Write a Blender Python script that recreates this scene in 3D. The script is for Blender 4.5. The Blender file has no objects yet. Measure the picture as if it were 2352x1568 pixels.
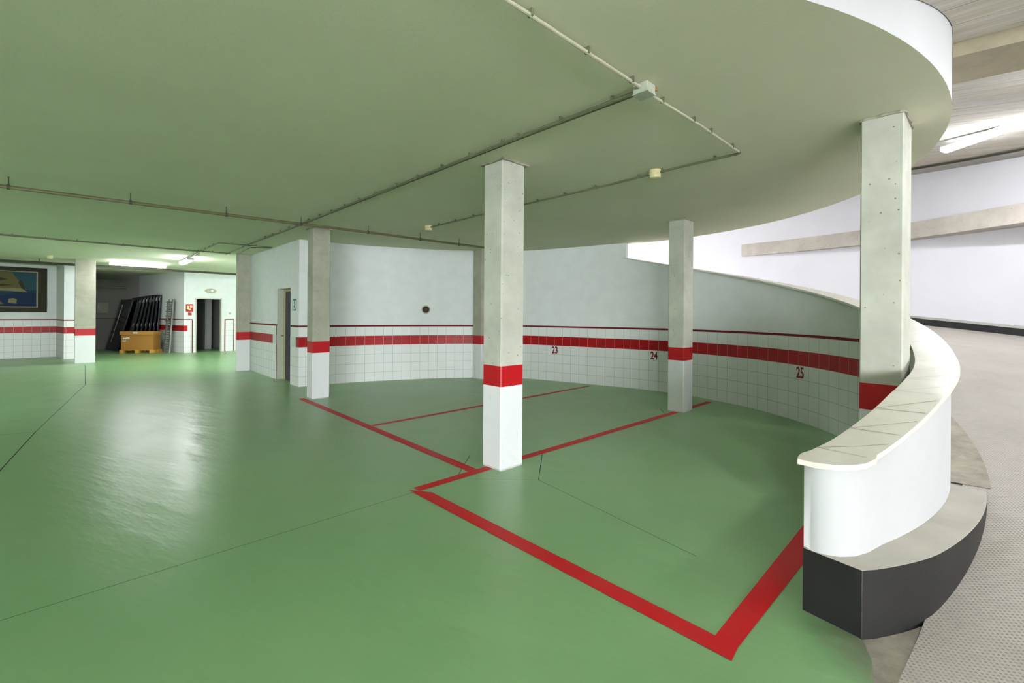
import bpy, bmesh, math, random
from mathutils import Vector, Matrix
random.seed(7)
S = bpy.context.scene
COL = S.collection

# ---------------------------------------------------------------- camera
cam_d = bpy.data.cameras.new('camera')
cam = bpy.data.objects.new('camera', cam_d); COL.objects.link(cam)
cam_d.sensor_width = 36; cam_d.lens = 1046 / 2352 * 36
cam_d.shift_y = -62.5 / 2352
cam.location = (0, 0, 1.495)
cam.rotation_euler = (Matrix.Rotation(math.pi / 2, 3, 'X') @ Matrix.Rotation(0.0066, 3, 'Z')).to_euler()
cam_d.clip_start = 0.05; cam_d.clip_end = 200
S.camera = cam
# ---------------------------------------------------------------- world / exposure
W = bpy.data.worlds.new('world'); S.world = W; W.use_nodes = True
W.node_tree.nodes['Background'].inputs[0].default_value = (0.93, 0.96, 1.0, 1)
vs = S.view_settings
vs.view_transform = 'Standard'; vs.look = 'None'; vs.gamma = 1.0; vs.exposure = 0.2
vs.use_curve_mapping = False
# emission of the fluorescent diffusers, seen ones and unseen added ones, then the sky
LAMP_RAMP, FILL_HALL, LAMP_FAR, FILL_LOW, FILL_MID, LAMP_UP, FILL_NEAR, SKY = 115.0, 15.0, 85.0, 58.0, 60.0, 300.0, 27.0, 32.0
W.node_tree.nodes['Background'].inputs[1].default_value = SKY

H = 2.975                       # hall ceiling
U = Vector((-.688, .725, 0)).normalized(); V = Vector((.725, .688, 0)).normalized()
CX, CY = .107, 6.072            # centre of the helical ramp
def pol(r, th, z=0.0):
    a = math.radians(th); return Vector((CX + r * math.cos(a), CY + r * math.sin(a), z))
PROF = [(-72, .755), (-68, .785), (-65.5, .82), (-61, .91), (-55.5, 1.02), (-50, 1.09), (-44, 1.14), (-38, 1.205), (-31, 1.318)]
def cop(th):                    # height of the coping on the ramp parapet
    if th <= PROF[0][0]: return PROF[0][1]
    if th >= -31: return 1.802 + .0156 * th
    for (a, za), (b, zb) in zip(PROF, PROF[1:]):
        if a <= th <= b: return za + (zb - za) * (th - a) / (b - a)
def ramp_z(th):
    t = 1.003 + .0156 * th
    return .5 * (t + math.sqrt(t * t + .0012)) + .004 if th > -90 else .004
def ceil_z(th): return 4.172 + .0156 * th

# ---------------------------------------------------------------- materials
def srgb(r, g, b):
    f = lambda c: (c / 255 / 12.92) if c / 255 <= .04045 else ((c / 255 + .055) / 1.055) ** 2.4
    return (f(r), f(g), f(b), 1)
def lin(r, g, b): return (r, g, b, 1)
class NT:
    def __init__(s, name):
        s.m = bpy.data.materials.new(name); s.m.use_nodes = True
        s.t = s.m.node_tree; s.b = s.t.nodes['Principled BSDF']
    def n(s, typ, **kw):
        nd = s.t.nodes.new(typ)
        for k, v in kw.items():
            if k.startswith('i_'):
                nd.inputs[k[2:].replace('_', ' ')].default_value = v
            else: setattr(nd, k, v)
        return nd
    def l(s, a, b): s.t.links.new(a, b)
    def math(s, op, a, b=None, c=None):
        nd = s.n('ShaderNodeMath', operation=op)
        for i, x in enumerate((a, b, c)):
            if x is None: continue
            if isinstance(x, (int, float)): nd.inputs[i].default_value = x
            else: s.l(x, nd.inputs[i])
        return nd.outputs[0]
    def mix(s, f, a, b):
        nd = s.n('ShaderNodeMix', data_type='RGBA')
        for i, x in ((0, f), (6, a), (7, b)):
            if isinstance(x, (int, float, tuple)): nd.inputs[i].default_value = x
            else: s.l(x, nd.inputs[i])
        return nd.outputs[2]
    def noise(s, vec, scale, detail=3, rough=.5, stretch=None):
        if stretch:
            mp = s.n('ShaderNodeMapping'); mp.inputs['Scale'].default_value = stretch
            s.l(vec, mp.inputs[0]); vec = mp.outputs[0]
        nd = s.n('ShaderNodeTexNoise'); nd.inputs['Scale'].default_value = scale
        nd.inputs['Detail'].default_value = detail; nd.inputs['Roughness'].default_value = rough
        s.l(vec, nd.inputs['Vector']); return nd.outputs['Fac']
    def ramp(s, f, lo, hi):
        nd = s.n('ShaderNodeMapRange'); nd.inputs[1].default_value = lo; nd.inputs[2].default_value = hi
        s.l(f, nd.inputs[0]); return nd.outputs[0]
    def bump(s, h, strength=.3, dist=.01):
        nd = s.n('ShaderNodeBump'); nd.inputs['Strength'].default_value = strength
        nd.inputs['Distance'].default_value = dist
        s.l(h, nd.inputs['Height']); s.l(nd.outputs[0], s.b.inputs['Normal'])
def plain(name, col, rough=.5, metal=0, spec=.5, emis=None, es=0):
    k = NT(name); k.b.inputs['Base Color'].default_value = col
    k.b.inputs['Roughness'].default_value = rough; k.b.inputs['Metallic'].default_value = metal
    k.b.inputs['Specular IOR Level'].default_value = spec
    if emis: k.b.inputs['Emission Color'].default_value = emis; k.b.inputs['Emission Strength'].default_value = es
    if not emis:
        tc = k.n('ShaderNodeTexCoord'); n = k.noise(tc.outputs['Object'], 30, 2)
        c2 = tuple(x * .86 for x in col[:3]) + (1,)
        k.l(k.mix(k.ramp(n, .3, .75), col, c2), k.b.inputs['Base Color'])
    return k.m

RED = lin(.42, .002, .006)
def make_floor():
    k = NT('green_floor_paint'); g = k.n('ShaderNodeNewGeometry').outputs['Position']
    n1 = k.ramp(k.noise(g, .55, 5, .6), .3, .7); n2 = k.ramp(k.noise(g, 3.2, 5, .65), .35, .7)
    c = k.mix(n1, lin(.175, .360, .155), lin(.225, .410, .190))
    c = k.mix(k.math('MULTIPLY', n2, .35), c, lin(.24, .37, .175))
    # grime next to the kerb and the ramp entry
    sep = k.n('ShaderNodeSeparateXYZ'); k.l(g, sep.inputs[0])
    dx = k.math('SUBTRACT', sep.outputs[0], 1.68); dy = k.math('SUBTRACT', sep.outputs[1], 1.98)
    d = k.math('SQRT', k.math('ADD', k.math('MULTIPLY', k.math('MULTIPLY', dx, dx), 1.3), k.math('MULTIPLY', k.math('MULTIPLY', dy, dy), .55)))
    dn = k.math('ADD', d, k.math('MULTIPLY', k.noise(g, 7, 5, .7), .30))
    c = k.mix(k.math('MULTIPLY', k.ramp(dn, .52, .22), .85), c, lin(.16, .15, .115))
    k.l(c, k.b.inputs['Base Color'])
    r = k.math('ADD', k.math('MULTIPLY', k.ramp(k.noise(g, 1.4, 4), .3, .7), .05), .285)
    k.l(r, k.b.inputs['Roughness']); k.b.inputs['Specular IOR Level'].default_value = .62
    mp = k.n('ShaderNodeMapping'); mp.inputs['Rotation'].default_value = (0, 0, .45); k.l(g, mp.inputs[0])
    w = k.noise(mp.outputs[0], 2.2, 4, .55, (.55, 1.8, 1))
    f = k.noise(g, 60, 2)
    k.bump(k.math('ADD', w, k.math('MULTIPLY', f, .006)), .45, .022)
    return k.m
M = {}
M['floor'] = make_floor()
def make_line():
    k = NT('red_line_paint'); g = k.n('ShaderNodeNewGeometry').outputs['Position']
    n = k.ramp(k.noise(g, 1.7, 3, .6), .45, .62)
    k.l(k.mix(k.math('MULTIPLY', n, .35), lin(.56, .001, .006), lin(.46, .045, .045)), k.b.inputs['Base Color'])
    k.b.inputs['Roughness'].default_value = .5; k.b.inputs['Specular IOR Level'].default_value = .3
    return k.m
M['line'] = make_line()
M['joint'] = plain('floor_joint', lin(.02, .04, .02), .8)
def make_ceil():
    k = NT('ceiling_plaster'); g = k.n('ShaderNodeNewGeometry').outputs['Position']
    n = k.ramp(k.noise(g, .6, 5, .6), .3, .75)
    k.l(k.mix(n, lin(.78, .77, .62), lin(.70, .69, .55)), k.b.inputs['Base Color'])
    k.b.inputs['Roughness'].default_value = .9
    k.bump(k.noise(g, 45, 4, .7), .25, .006)
    return k.m
M['ceiling'] = make_ceil()
def make_tile(name, vsplit=1.2, band=True, white=(.80, .83, .83), line=True):
    """uv.x = metres along the wall, uv.y = height; 20 cm tiles up to 1.2 m, paint above"""
    k = NT(name); uv = k.n('ShaderNodeUVMap').outputs[0]
    sep = k.n('ShaderNodeSeparateXYZ'); k.l(uv, sep.inputs[0]); x, z = sep.outputs[0], sep.outputs[1]
    def groove(c, off=0.0, w=.0024):
        fr = k.math('FRACT', k.math('ADD', k.math('DIVIDE', c, .2), 100.5 + off))
        return k.math('LESS_THAN', k.math('ABSOLUTE', k.math('SUBTRACT', fr, .5)), w / .2)
    gx = groove(x); gz = groove(z)
    g = k.math('MAXIMUM', gx, gz)
    below = k.math('LESS_THAN', z, 1.2)
    g = k.math('MULTIPLY', g, below)
    n = k.noise(uv, 4, 3)
    wcol = k.mix(k.ramp(n, .3, .7), lin(*white), lin(*[c * .94 for c in white]))
    tid = k.n('ShaderNodeTexWhiteNoise', noise_dimensions='2D')
    fl = k.n('ShaderNodeVectorMath', operation='FLOOR'); sc = k.n('ShaderNodeVectorMath', operation='SCALE'); sc.inputs['Scale'].default_value = 5
    k.l(uv, sc.inputs[0]); k.l(sc.outputs[0], fl.inputs[0]); k.l(fl.outputs[0], tid.inputs['Vector'])
    tile = k.mix(k.math('MULTIPLY', tid.outputs['Value'], .35), lin(.84, .86, .85), lin(.76, .79, .78))
    col = k.mix(below, wcol, tile)
    if band:
        inb = k.math('MULTIPLY', k.math('GREATER_THAN', z, .8), k.math('LESS_THAN', z, 1.0))
        redt = k.mix(k.math('MULTIPLY', tid.outputs['Value'], .6), RED, lin(.33, .006, .01))
        col = k.mix(inb, col, redt)
        gcol = k.mix(inb, lin(.40, .41, .38), lin(.62, .35, .28))
        vertical_only = k.math('MULTIPLY', inb, gx)
        col = k.mix(k.math('MAXIMUM', k.math('MULTIPLY', g, k.math('SUBTRACT', 1.0, inb)), vertical_only), col, gcol)
    else:
        col = k.mix(g, col, lin(.40, .41, .38))
    if line:
        l2 = k.math('MULTIPLY', k.math('GREATER_THAN', z, 1.203), k.math('LESS_THAN', z, 1.238))
        col = k.mix(l2, col, lin(.17, .006, .012))
    k.l(col, k.b.inputs['Base Color'])
    k.b.inputs['Specular IOR Level'].default_value = .32
    rr = k.mix(below, lin(.75, .75, .75), lin(.42, .42, .42)); k.l(rr, k.b.inputs['Roughness'])
    hgt = k.math('ADD', k.math('MULTIPLY', g, -1.0), k.math('MULTIPLY', k.noise(uv, 2.3, 2, .5), .5))
    k.bump(hgt, .35, .004)
    return k.m
M['tile'] = make_tile('tiled_wall')
M['tile_plain'] = make_tile('tiled_wall_no_band', band=False, line=False)
def make_plaster(name, c, rough=.85, scale=6, amt=.08, bump=.15):
    k = NT(name); g = k.n('ShaderNodeNewGeometry').outputs['Position']
    n = k.ramp(k.noise(g, scale * .2, 4, .6), .3, .7)
    k.l(k.mix(n, lin(*c), lin(*[x * (1 - amt) for x in c])), k.b.inputs['Base Color'])
    k.b.inputs['Roughness'].default_value = rough
    k.bump(k.noise(g, scale * 8, 4, .6), bump, .004)
    return k.m
M['white'] = make_plaster('white_render', (.56, .565, .575))
M['ramp_wall'] = make_plaster('ramp_white_wall', (.72, .71, .75), .9, 4, .07, .1)
M['dark_paint'] = make_plaster('black_kerb_paint', (.008, .0075, .008), .55, 10, -.9, .4)
M['grey_wall'] = make_plaster('store_grey_wall', (.30, .29, .28))
M['corridor'] = make_plaster('corridor_unlit_grey', (.16, .16, .155))  # darkness of the unlit corridor put into its wall colour
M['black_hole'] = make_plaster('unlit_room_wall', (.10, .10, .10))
def make_concrete(name, base=(.50, .50, .42), bands=False, holes=True, dark=.65):
    k = NT(name); tc = k.n('ShaderNodeTexCoord'); o = tc.outputs['Object']
    n1 = k.ramp(k.noise(o, 1.7, 5, .6), .32, .72); n2 = k.ramp(k.noise(o, 9, 5, .7), .45, .8)
    c = k.mix(n1, lin(*base), lin(*[x * dark for x in base]))
    c = k.mix(k.math('MULTIPLY', n2, .25), c, lin(base[0] * .75, base[1] * .66, base[2] * .5))
    if holes:
        v = k.n('ShaderNodeTexVoronoi'); v.inputs['Scale'].default_value = 26; k.l(o, v.inputs['Vector'])
        v2 = k.n('ShaderNodeTexWhiteNoise'); k.l(v.outputs['Position'], v2.inputs['Vector'])
        sz = k.math('MULTIPLY', k.math('GREATER_THAN', v2.outputs['Value'], .80), k.math('MULTIPLY', v2.outputs['Value'], .17))
        hole = k.math('LESS_THAN', v.outputs['Distance'], sz)
        c = k.mix(k.math('MULTIPLY', hole, .75), c, lin(.10, .09, .07))
    rough = .85
    if bands:
        sep = k.n('ShaderNodeSeparateXYZ'); k.l(o, sep.inputs[0]); z = sep.outputs[2]
        stain = k.ramp(k.noise(o, 6, 5, .75, (1.0, 1.0, .45)), .60, .72)
        wc = k.mix(k.math('MULTIPLY', stain, .35), lin(.80, .81, .83), lin(.45, .45, .42))
        foot = k.math('MULTIPLY', k.ramp(k.math('ADD', z, k.math('MULTIPLY', k.noise(o, 25, 4, .7), .035)), .045, .02), .7)
        wc = k.mix(foot, wc, lin(.20, .21, .18))
        c = k.mix(k.math('LESS_THAN', z, 1.0), c, lin(.47, .002, .008))
        c = k.mix(k.math('LESS_THAN', z, .803), c, wc)
        rough_s = k.mix(k.math('LESS_THAN', z, 1.0), lin(.88, .88, .88), lin(.45, .45, .45)); k.l(rough_s, k.b.inputs['Roughness'])
    else: k.b.inputs['Roughness'].default_value = rough
    k.l(c, k.b.inputs['Base Color'])
    k.bump(k.noise(o, 28, 4, .7), .2, .004)
    return k.m
M['column'] = make_concrete('column_concrete', (.60, .61, .53), True)
M['column_dark'] = make_concrete('column_concrete_grey', (.46, .46, .37), True)
M['concrete'] = make_concrete('bare_concrete', (.50, .49, .45))
M['beam'] = make_concrete('beam_concrete', (.52, .48, .42))
M['beam2'] = make_concrete('stained_beam_concrete', (.50, .45, .33), False, False, .6)
M['cap'] = make_concrete('broken_concrete_lip', (.42, .40, .31), False, False)
def make_board():
    k = NT('board_marked_concrete'); g = k.n('ShaderNodeNewGeometry').outputs['Position']
    sep = k.n('ShaderNodeSeparateXYZ'); k.l(g, sep.inputs[0])
    a = math.radians(-37)
    t = k.math('ADD', k.math('MULTIPLY', sep.outputs[0], -math.sin(a)), k.math('MULTIPLY', sep.outputs[1], math.cos(a)))
    s = k.math('ADD', k.math('MULTIPLY', sep.outputs[0], math.cos(a)), k.math('MULTIPLY', sep.outputs[1], math.sin(a)))
    cb = k.n('ShaderNodeCombineXYZ'); k.l(k.math('MULTIPLY', s, .35), cb.inputs[0]); k.l(k.math('MULTIPLY', t, 5.0), cb.inputs[1])
    n = k.ramp(k.noise(cb.outputs[0], 2.4, 6, .7), .3, .75)
    n2 = k.ramp(k.noise(g, 1.1, 4, .6), .42, .66)
    c = k.mix(n, lin(.76, .74, .69), lin(.42, .38, .31))
    c = k.mix(k.math('MULTIPLY', n2, .35), c, lin(.58, .49, .30))
    fr = k.math('FRACT', k.math('DIVIDE', k.math('ADD', t, k.math('MULTIPLY', k.noise(g, 3, 2), .03)), .42))
    ln = k.math('LESS_THAN', fr, .022)
    c = k.mix(k.math('MULTIPLY', ln, k.ramp(k.noise(g, 7, 3), .38, .5)), c, lin(.20, .17, .11))
    k.l(c, k.b.inputs['Base Color']); k.b.inputs['Roughness'].default_value = .9
    k.bump(n, .3, .008)
    return k.m
M['board'] = make_board()
def make_ramp():
    k = NT('embossed_ramp_concrete'); uv = k.n('ShaderNodeUVMap').outputs[0]
    g = k.n('ShaderNodeNewGeometry').outputs['Position']
    sep = k.n('ShaderNodeSeparateXYZ'); k.l(g, sep.inputs[0]); x, y = sep.outputs[0], sep.outputs[1]
    a = math.radians(-62); p = .026
    s = k.math('ADD', k.math('MULTIPLY', x, math.cos(a)), k.math('MULTIPLY', y, math.sin(a)))
    t = k.math('ADD', k.math('MULTIPLY', x, -math.sin(a)), k.math('MULTIPLY', y, math.cos(a)))
    w = k.math('MULTIPLY', k.noise(g, 5, 2), .012)
    s = k.math('ADD', s, w); t = k.math('ADD', t, w)
    ss = k.math('SINE', k.math('MULTIPLY', s, 2 * math.pi / p)); tt = k.math('SINE', k.math('MULTIPLY', t, 2 * math.pi / p))
    d = k.math('MULTIPLY', ss, tt)
    pit = k.ramp(d, .25, .85)
    n = k.ramp(k.noise(g, 1.3, 5, .65), .3, .75); n2 = k.ramp(k.noise(g, 14, 4, .7), .35, .7)
    c = k.mix(n, lin(.42, .39, .355), lin(.32, .29, .25))
    c = k.mix(k.math('MULTIPLY', n2, .3), c, lin(.54, .50, .43))
    c = k.mix(k.math('MULTIPLY', pit, k.math('ADD', .35, k.math('MULTIPLY', n2, .45))), c, lin(.13, .12, .095))
    k.l(c, k.b.inputs['Base Color']); k.b.inputs['Roughness'].default_value = .7
    k.bump(k.math('ADD', k.math('MULTIPLY', pit, -1.0), k.math('MULTIPLY', k.noise(g, 40, 3), .4)), .55, .006)
    return k.m
M['ramp'] = make_ramp()
def make_apron():
    k = NT('rough_grey_screed'); g = k.n('ShaderNodeNewGeometry').outputs['Position']
    n = k.ramp(k.noise(g, 6, 6, .7), .32, .7)
    k.l(k.mix(n, lin(.40, .36, .29), lin(.22, .20, .17)), k.b.inputs['Base Color'])
    k.b.inputs['Roughness'].default_value = .9; k.bump(k.noise(g, 45, 5, .7), .5, .008)
    return k.m
M['apron'] = make_apron()
M['kerb_top'] = make_plaster('worn_cream_kerb_top', (.50, .475, .41), .8, 9, .28, .3)
def make_coping():
    k = NT('cream_coping_tile'); g = k.n('ShaderNodeNewGeometry').outputs['Position']
    n = k.ramp(k.noise(g, 5, 4, .6), .3, .75)
    k.l(k.mix(n, lin(.76, .74, .66), lin(.68, .65, .55)), k.b.inputs['Base Color'])
    k.b.inputs['Roughness'].default_value = .3
    return k.m
M['coping'] = make_coping()
M['grout'] = plain('coping_grout', lin(.20, .13, .09), .8)
M['pipe'] = plain('olive_steel_pipe', lin(.13, .12, .055), .5)
M['conduit'] = plain('cream_conduit', lin(.52, .50, .38), .45)
M['conduit_d'] = plain('dull_green_conduit', lin(.15, .16, .09), .5)
M['clip'] = plain('dark_clip', lin(.05, .05, .03), .6)
M['box_p'] = plain('grey_plastic', lin(.46, .49, .40), .5)
M['rust'] = plain('rust', lin(.32, .15, .03), .9)
M['cream'] = plain('yellowed_plastic', lin(.62, .58, .32), .4)
M['fixture'] = plain('lamp_housing', lin(.45, .46, .50), .5)
M['black_gloss'] = plain('black_gloss_panel', lin(.006, .007, .010), .12)
M['black_edge'] = plain('black_panel_edge', lin(.02, .021, .028), .3)
M['chrome'] = plain('pale_metal_tab', lin(.55, .56, .58), .3, .6)
M['alu'] = plain('aluminium', lin(.24, .245, .24), .45, .6)
M['carton'] = plain('brown_cardboard', lin(.42, .20, .035), .75)
M['carton_l'] = plain('brown_cardboard_lid', lin(.46, .23, .045), .75)
M['pallet'] = plain('yellow_pallet_wood', lin(.62, .34, .05), .8)
M['paper'] = plain('white_paper', lin(.80, .78, .72), .7)
M['frame'] = plain('brown_picture_frame', lin(.03, .024, .012), .8)
M['gold'] = plain('pale_gold_fillet', lin(.25, .25, .16), .5)
M['sea'] = plain('painted_deep_sea', lin(.002, .016, .06), .8)
M['sea_l'] = plain('painted_pale_sea', lin(.012, .06, .075), .8)
M['sea_m'] = plain('painted_blue_sea', lin(.003, .033, .06), .8)
M['land'] = plain('painted_ochre_land', lin(.11, .095, .025), .8)
M['land_d'] = plain('painted_dark_land', lin(.03, .022, .008), .8)
M['land_l'] = plain('painted_sand', lin(.21, .18, .09), .8)
M['red'] = plain('sign_red', lin(.50, .01, .01), .5)
M['sign_y'] = plain('sign_pale_yellow', lin(.85, .70, .35), .5)
M['sign_g'] = plain('sign_green', lin(.01, .16, .12), .5)
M['sign_w'] = plain('sign_white', lin(.75, .80, .78), .5)
M['navy'] = plain('navy_door', lin(.006, .006, .045), .4)
M['jamb'] = plain('cream_door_frame', lin(.46, .42, .22), .5)
M['jamb_w'] = plain('pale_door_frame', lin(.62, .62, .54), .5)
M['trimred'] = plain('brown_red_tile_trim', lin(.14, .03, .02), .4)
M['trimcream'] = plain('orange_cream_edge', lin(.60, .42, .22), .5)
M['numred'] = plain('dark_red_number_paint', lin(.22, .004, .010), .5)
M['ventd'] = plain('rusty_vent_dark', lin(.03, .022, .014), .8)
M['ventb'] = plain('rusty_vent_brown', lin(.085, .05, .03), .8)
M['ventr'] = plain('stained_vent_ring', lin(.45, .42, .32), .8)
def emit(name, col, st): return plain(name, (1, 1, 1, 1), .5, emis=col, es=st)
M['lamp_ramp'] = emit('glowing_tube_ramp', (.93, .95, 1, 1), LAMP_RAMP)
M['fill_left'] = emit('fill_tube_left', (.90, .95, 1, 1), 95)  # tube of an unseen lamp added for brightness
M['fill_low'] = emit('fill_tube_low', (.95, .97, 1, 1), FILL_LOW)  # low and mid tubes belong to added, unseen ramp lamps
M['fill_mid'] = emit('fill_tube_mid', (.95, .97, 1, 1), FILL_MID)
M['lamp_up'] = emit('glowing_tube_up', (.95, .97, 1, 1), LAMP_UP)
M['fill_near'] = emit('fill_tube_near', (.97, .98, 1, 1), FILL_NEAR)  # near and hall tubes belong to added, unseen ceiling lamps
M['fill_hall'] = emit('fill_tube_hall', (.97, .98, 1, 1), FILL_HALL)
M['lamp_far'] = emit('glowing_tube_far', (.97, .97, 1, 1), LAMP_FAR)
M['glow'] = emit('emergency_bulb', (1, .85, .5, 1), 6)

# ---------------------------------------------------------------- mesh helpers
class MB:
    def __init__(s): s.v = []; s.f = []; s.uv = []; s.mi = []; s.mats = []
    def mat(s, m):
        if m not in s.mats: s.mats.append(m)
        return s.mats.index(m)
    def face(s, pts, m=None, uv=None):
        i = len(s.v); s.v += [tuple(p) for p in pts]; s.f.append(tuple(range(i, i + len(pts))))
        s.uv.append(uv or [(p[0], p[1]) for p in pts]); s.mi.append(s.mat(m) if m else 0)
    def box(s, o, ax, ay, az, m=None):
        """o = corner, ax ay az edge vectors"""
        o, ax, ay, az = map(Vector, (o, ax, ay, az))
        c = [o, o + ax, o + ax + ay, o + ay, o + az, o + ax + az, o + ax + ay + az, o + ay + az]
        if ax.cross(ay).dot(az) < 0: q = [(0, 1, 2, 3), (4, 7, 6, 5), (0, 4, 5, 1), (1, 5, 6, 2), (2, 6, 7, 3), (3, 7, 4, 0)]
        else: q = [(3, 2, 1, 0), (5, 6, 7, 4), (1, 5, 4, 0), (2, 6, 5, 1), (3, 7, 6, 2), (0, 4, 7, 3)]
        for k in q: s.face([c[j] for j in k], m)
    def prism(s, base, z0, z1, m=None):
        n = len(base); z0 = z0 if isinstance(z0, list) else [z0] * n; z1 = z1 if isinstance(z1, list) else [z1] * n
        b = [Vector((p[0], p[1], z)) for p, z in zip(base, z0)]; t = [Vector((p[0], p[1], z)) for p, z in zip(base, z1)]
        s.face(list(reversed(b)), m); s.face(t, m)
        for i in range(n): j = (i + 1) % n; s.face([b[i], b[j], t[j], t[i]], m)
    def tube(s, pts, r, m=None, seg=10, caps=True):
        pts = [Vector(p) for p in pts]; rings = []
        up0 = None
        for i, p in enumerate(pts):
            if i == 0: d = pts[1] - p
            elif i == len(pts) - 1: d = p - pts[i - 1]
            else: d = (pts[i + 1] - p).normalized() + (p - pts[i - 1]).normalized()
            d.normalize(); ref = Vector((0, 0, 1)) if abs(d.z) < .9 else Vector((1, 0, 0))
            a = d.cross(ref).normalized(); b = a.cross(d)
            rings.append([p + (a * math.cos(2 * math.pi * k / seg) + b * math.sin(2 * math.pi * k / seg)) * r for k in range(seg)])
        for A, B in zip(rings, rings[1:]):
            for k in range(seg): j = (k + 1) % seg; s.face([A[k], A[j], B[j], B[k]], m)
        if caps: s.face(rings[0], m); s.face(list(reversed(rings[-1])), m)
    def lathe(s, o, prof, m=None, seg=24, axis=(0, 0, 1), sx=1.0):
        o = Vector(o); az = Vector(axis).normalized()
        ref = Vector((0, 0, 1)) if abs(az.z) < .9 else Vector((1, 0, 0))
        a = az.cross(ref).normalized(); b = az.cross(a)
        R = [[o + az * h + (a * math.cos(2 * math.pi * k / seg) * sx + b * math.sin(2 * math.pi * k / seg)) * r for k in range(seg)] for r, h in prof]
        for A, B in zip(R, R[1:]):
            for k in range(seg): j = (k + 1) % seg; s.face([A[k], A[j], B[j], B[k]], m)
        s.face(list(reversed(R[0])), m); s.face(R[-1], m)
    def build(s, name, mat, parent=None, bevel=0, smooth=False, origin=None, merge=True):
        me = bpy.data.meshes.new(name)
        o0 = Vector(origin) if origin is not None else Vector((0, 0, 0))
        me.from_pydata([tuple(Vector(v) - o0) for v in s.v], [], s.f)
        ul = me.uv_layers.new(name='UVMap'); k = 0
        for f, uvs in zip(s.f, s.uv):
            for q in uvs: ul.data[k].uv = q; k += 1
        if s.mats:
            for m in s.mats: me.materials.append(m)
            for p, i in zip(me.polygons, s.mi): p.material_index = i
        else: me.materials.append(mat)
        bm = bmesh.new(); bm.from_mesh(me)
        if merge: bmesh.ops.remove_doubles(bm, verts=bm.verts, dist=1e-5)
        bmesh.ops.recalc_face_normals(bm, faces=bm.faces)
        bm.to_mesh(me); bm.free()
        ob = bpy.data.objects.new(name, me); COL.objects.link(ob)
        if origin is not None: ob.location = o0
        if parent is not None:
            ob.parent = parent
            if origin is None: pass
        if bevel:
            b = ob.modifiers.new('bevel', 'BEVEL'); b.width = bevel; b.segments = 2; b.limit_method = 'ANGLE'; b.angle_limit = .7
        if smooth:
            for p in me.polygons: p.use_smooth = True
            try: me.set_sharp_from_angle(angle=.6)
            except Exception: pass
        return ob
def root(name, loc, label, cat, group=None, rz=0):
    e = bpy.data.objects.new(name, None); COL.objects.link(e); e.location = loc; e.rotation_euler[2] = rz
    e.empty_display_size = .1
    return tag(e, label, cat, group)
def tag(o, label, cat, group=None):
    o['label'] = label; o['category'] = cat
    if group: o['group'] = group
    return o
def struct(o, label=None, cat=None):
    o['kind'] = 'structure'
    if label: o['label'] = label
    if cat: o['category'] = cat
    return o
def P3(p, z=0): return Vector((p[0], p[1], z))

# ================================================================= FLOOR
inner = [(4.085, 5.799)]
wall_pts = [pol(3.98, t) for t in range(-68, 57, 2)]                       # parapet part of the curved wall
back_pts = [Vector(p + (0,)) for p in [(1.66, 9.79), (1.0, 10.22), (.306, 10.60), (-.30, 10.70), (-.891, 10.68), (-1.7, 10.54), (-2.495, 10.25), (-3.1, 10.0), (-3.623, 9.70), (-3.95, 9.45), (-4.29, 9.17)]]
def catmull(P, n=6):
    out = []
    Q = [P[0] * 2 - P[1]] + P + [P[-1] * 2 - P[-2]]
    for i in range(1, len(Q) - 2):
        for k in range(n):
            t = k / n; a, b, c, d = Q[i - 1], Q[i], Q[i + 1], Q[i + 2]
            out.append(.5 * ((2 * b) + (c - a) * t + (2 * a - 5 * b + 4 * c - d) * t * t + (3 * b - a - 3 * c + d) * t ** 3))
    out.append(P[-1].copy()); return out
bk = catmull([pol(3.98, 56)] + back_pts, 5)
b = MB()
edge = [(1.628, 2.095)]
x0, y0 = 1.628, 2.095
for i in range(1, 26):
    t = i / 25; edge.append((x0 - .55 * t * 1.35 + random.uniform(-.012, .012), y0 - 1.0 * t * 1.35 + random.uniform(-.012, .012)))
poly = [(p.x, p.y) for p in [pol(4.05, t) for t in range(-69, 57, 3)]]
poly += [(2.4, 9.6), (0, 11.5), (-5, 12), (-2, 22), (-14, 30), (-30, 22), (-32, -15), (-.4, -15)]
poly += list(reversed(edge))
b.face([P3(p, .004) for p in poly])
struct(b.build('floor', M['floor']), 'glossy green painted garage floor')
b = MB()
b.face([P3(p, 0) for p in [(-1.2, -15), (13, -15), (13, 6), (4.2, 6), (1.2, 2.6), (.6, 1.0)]])
o = b.build('floor', M['apron']); o.name = 'floor_apron'; struct(o, 'rough grey screed between green floor and ramp')

# floor joints (thin dark saw cuts)
def strip(mb, a, c, w, z, m=None):
    a, c = P3(a, z), P3(c, z); d = (c - a).normalized(); n = Vector((-d.y, d.x, 0)) * (w / 2)
    mb.face([a - n, c - n, c + n, a + n], m)
b = MB()
for a, c, w in [((-2.75, 1.9), (-.487, 4.12), .004), ((-.433, 4.825), (-.5, 4.10), .006), ((-.49, 4.12), (.249, 4.103), .002),
                ((.343, 4.95), (.249, 4.103), .007), ((.249, 4.103), (1.15, 2.82), .004), ((2.37, 7.23), (2.30, 6.77), .008),
                ((-3.6, 2.8), (-5.88, 5.631), .011), ((-5.88, 5.631), (-8.66, 9.25), .007), ((-8.66, 9.25), (-11.9, 12.7), .009),
                ((-8.96, 9.186), (-8.38, 9.324), .012), ((-6.132, 5.463), (-5.88, 5.631), .008), ((-3.6, 2.8), (-3.0, 1.6), .006)]:
    strip(b, a, c, w, .0052)
struct(b.build('trim_1', M['joint']), 'thin dark saw-cut joints in the green floor')

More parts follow.
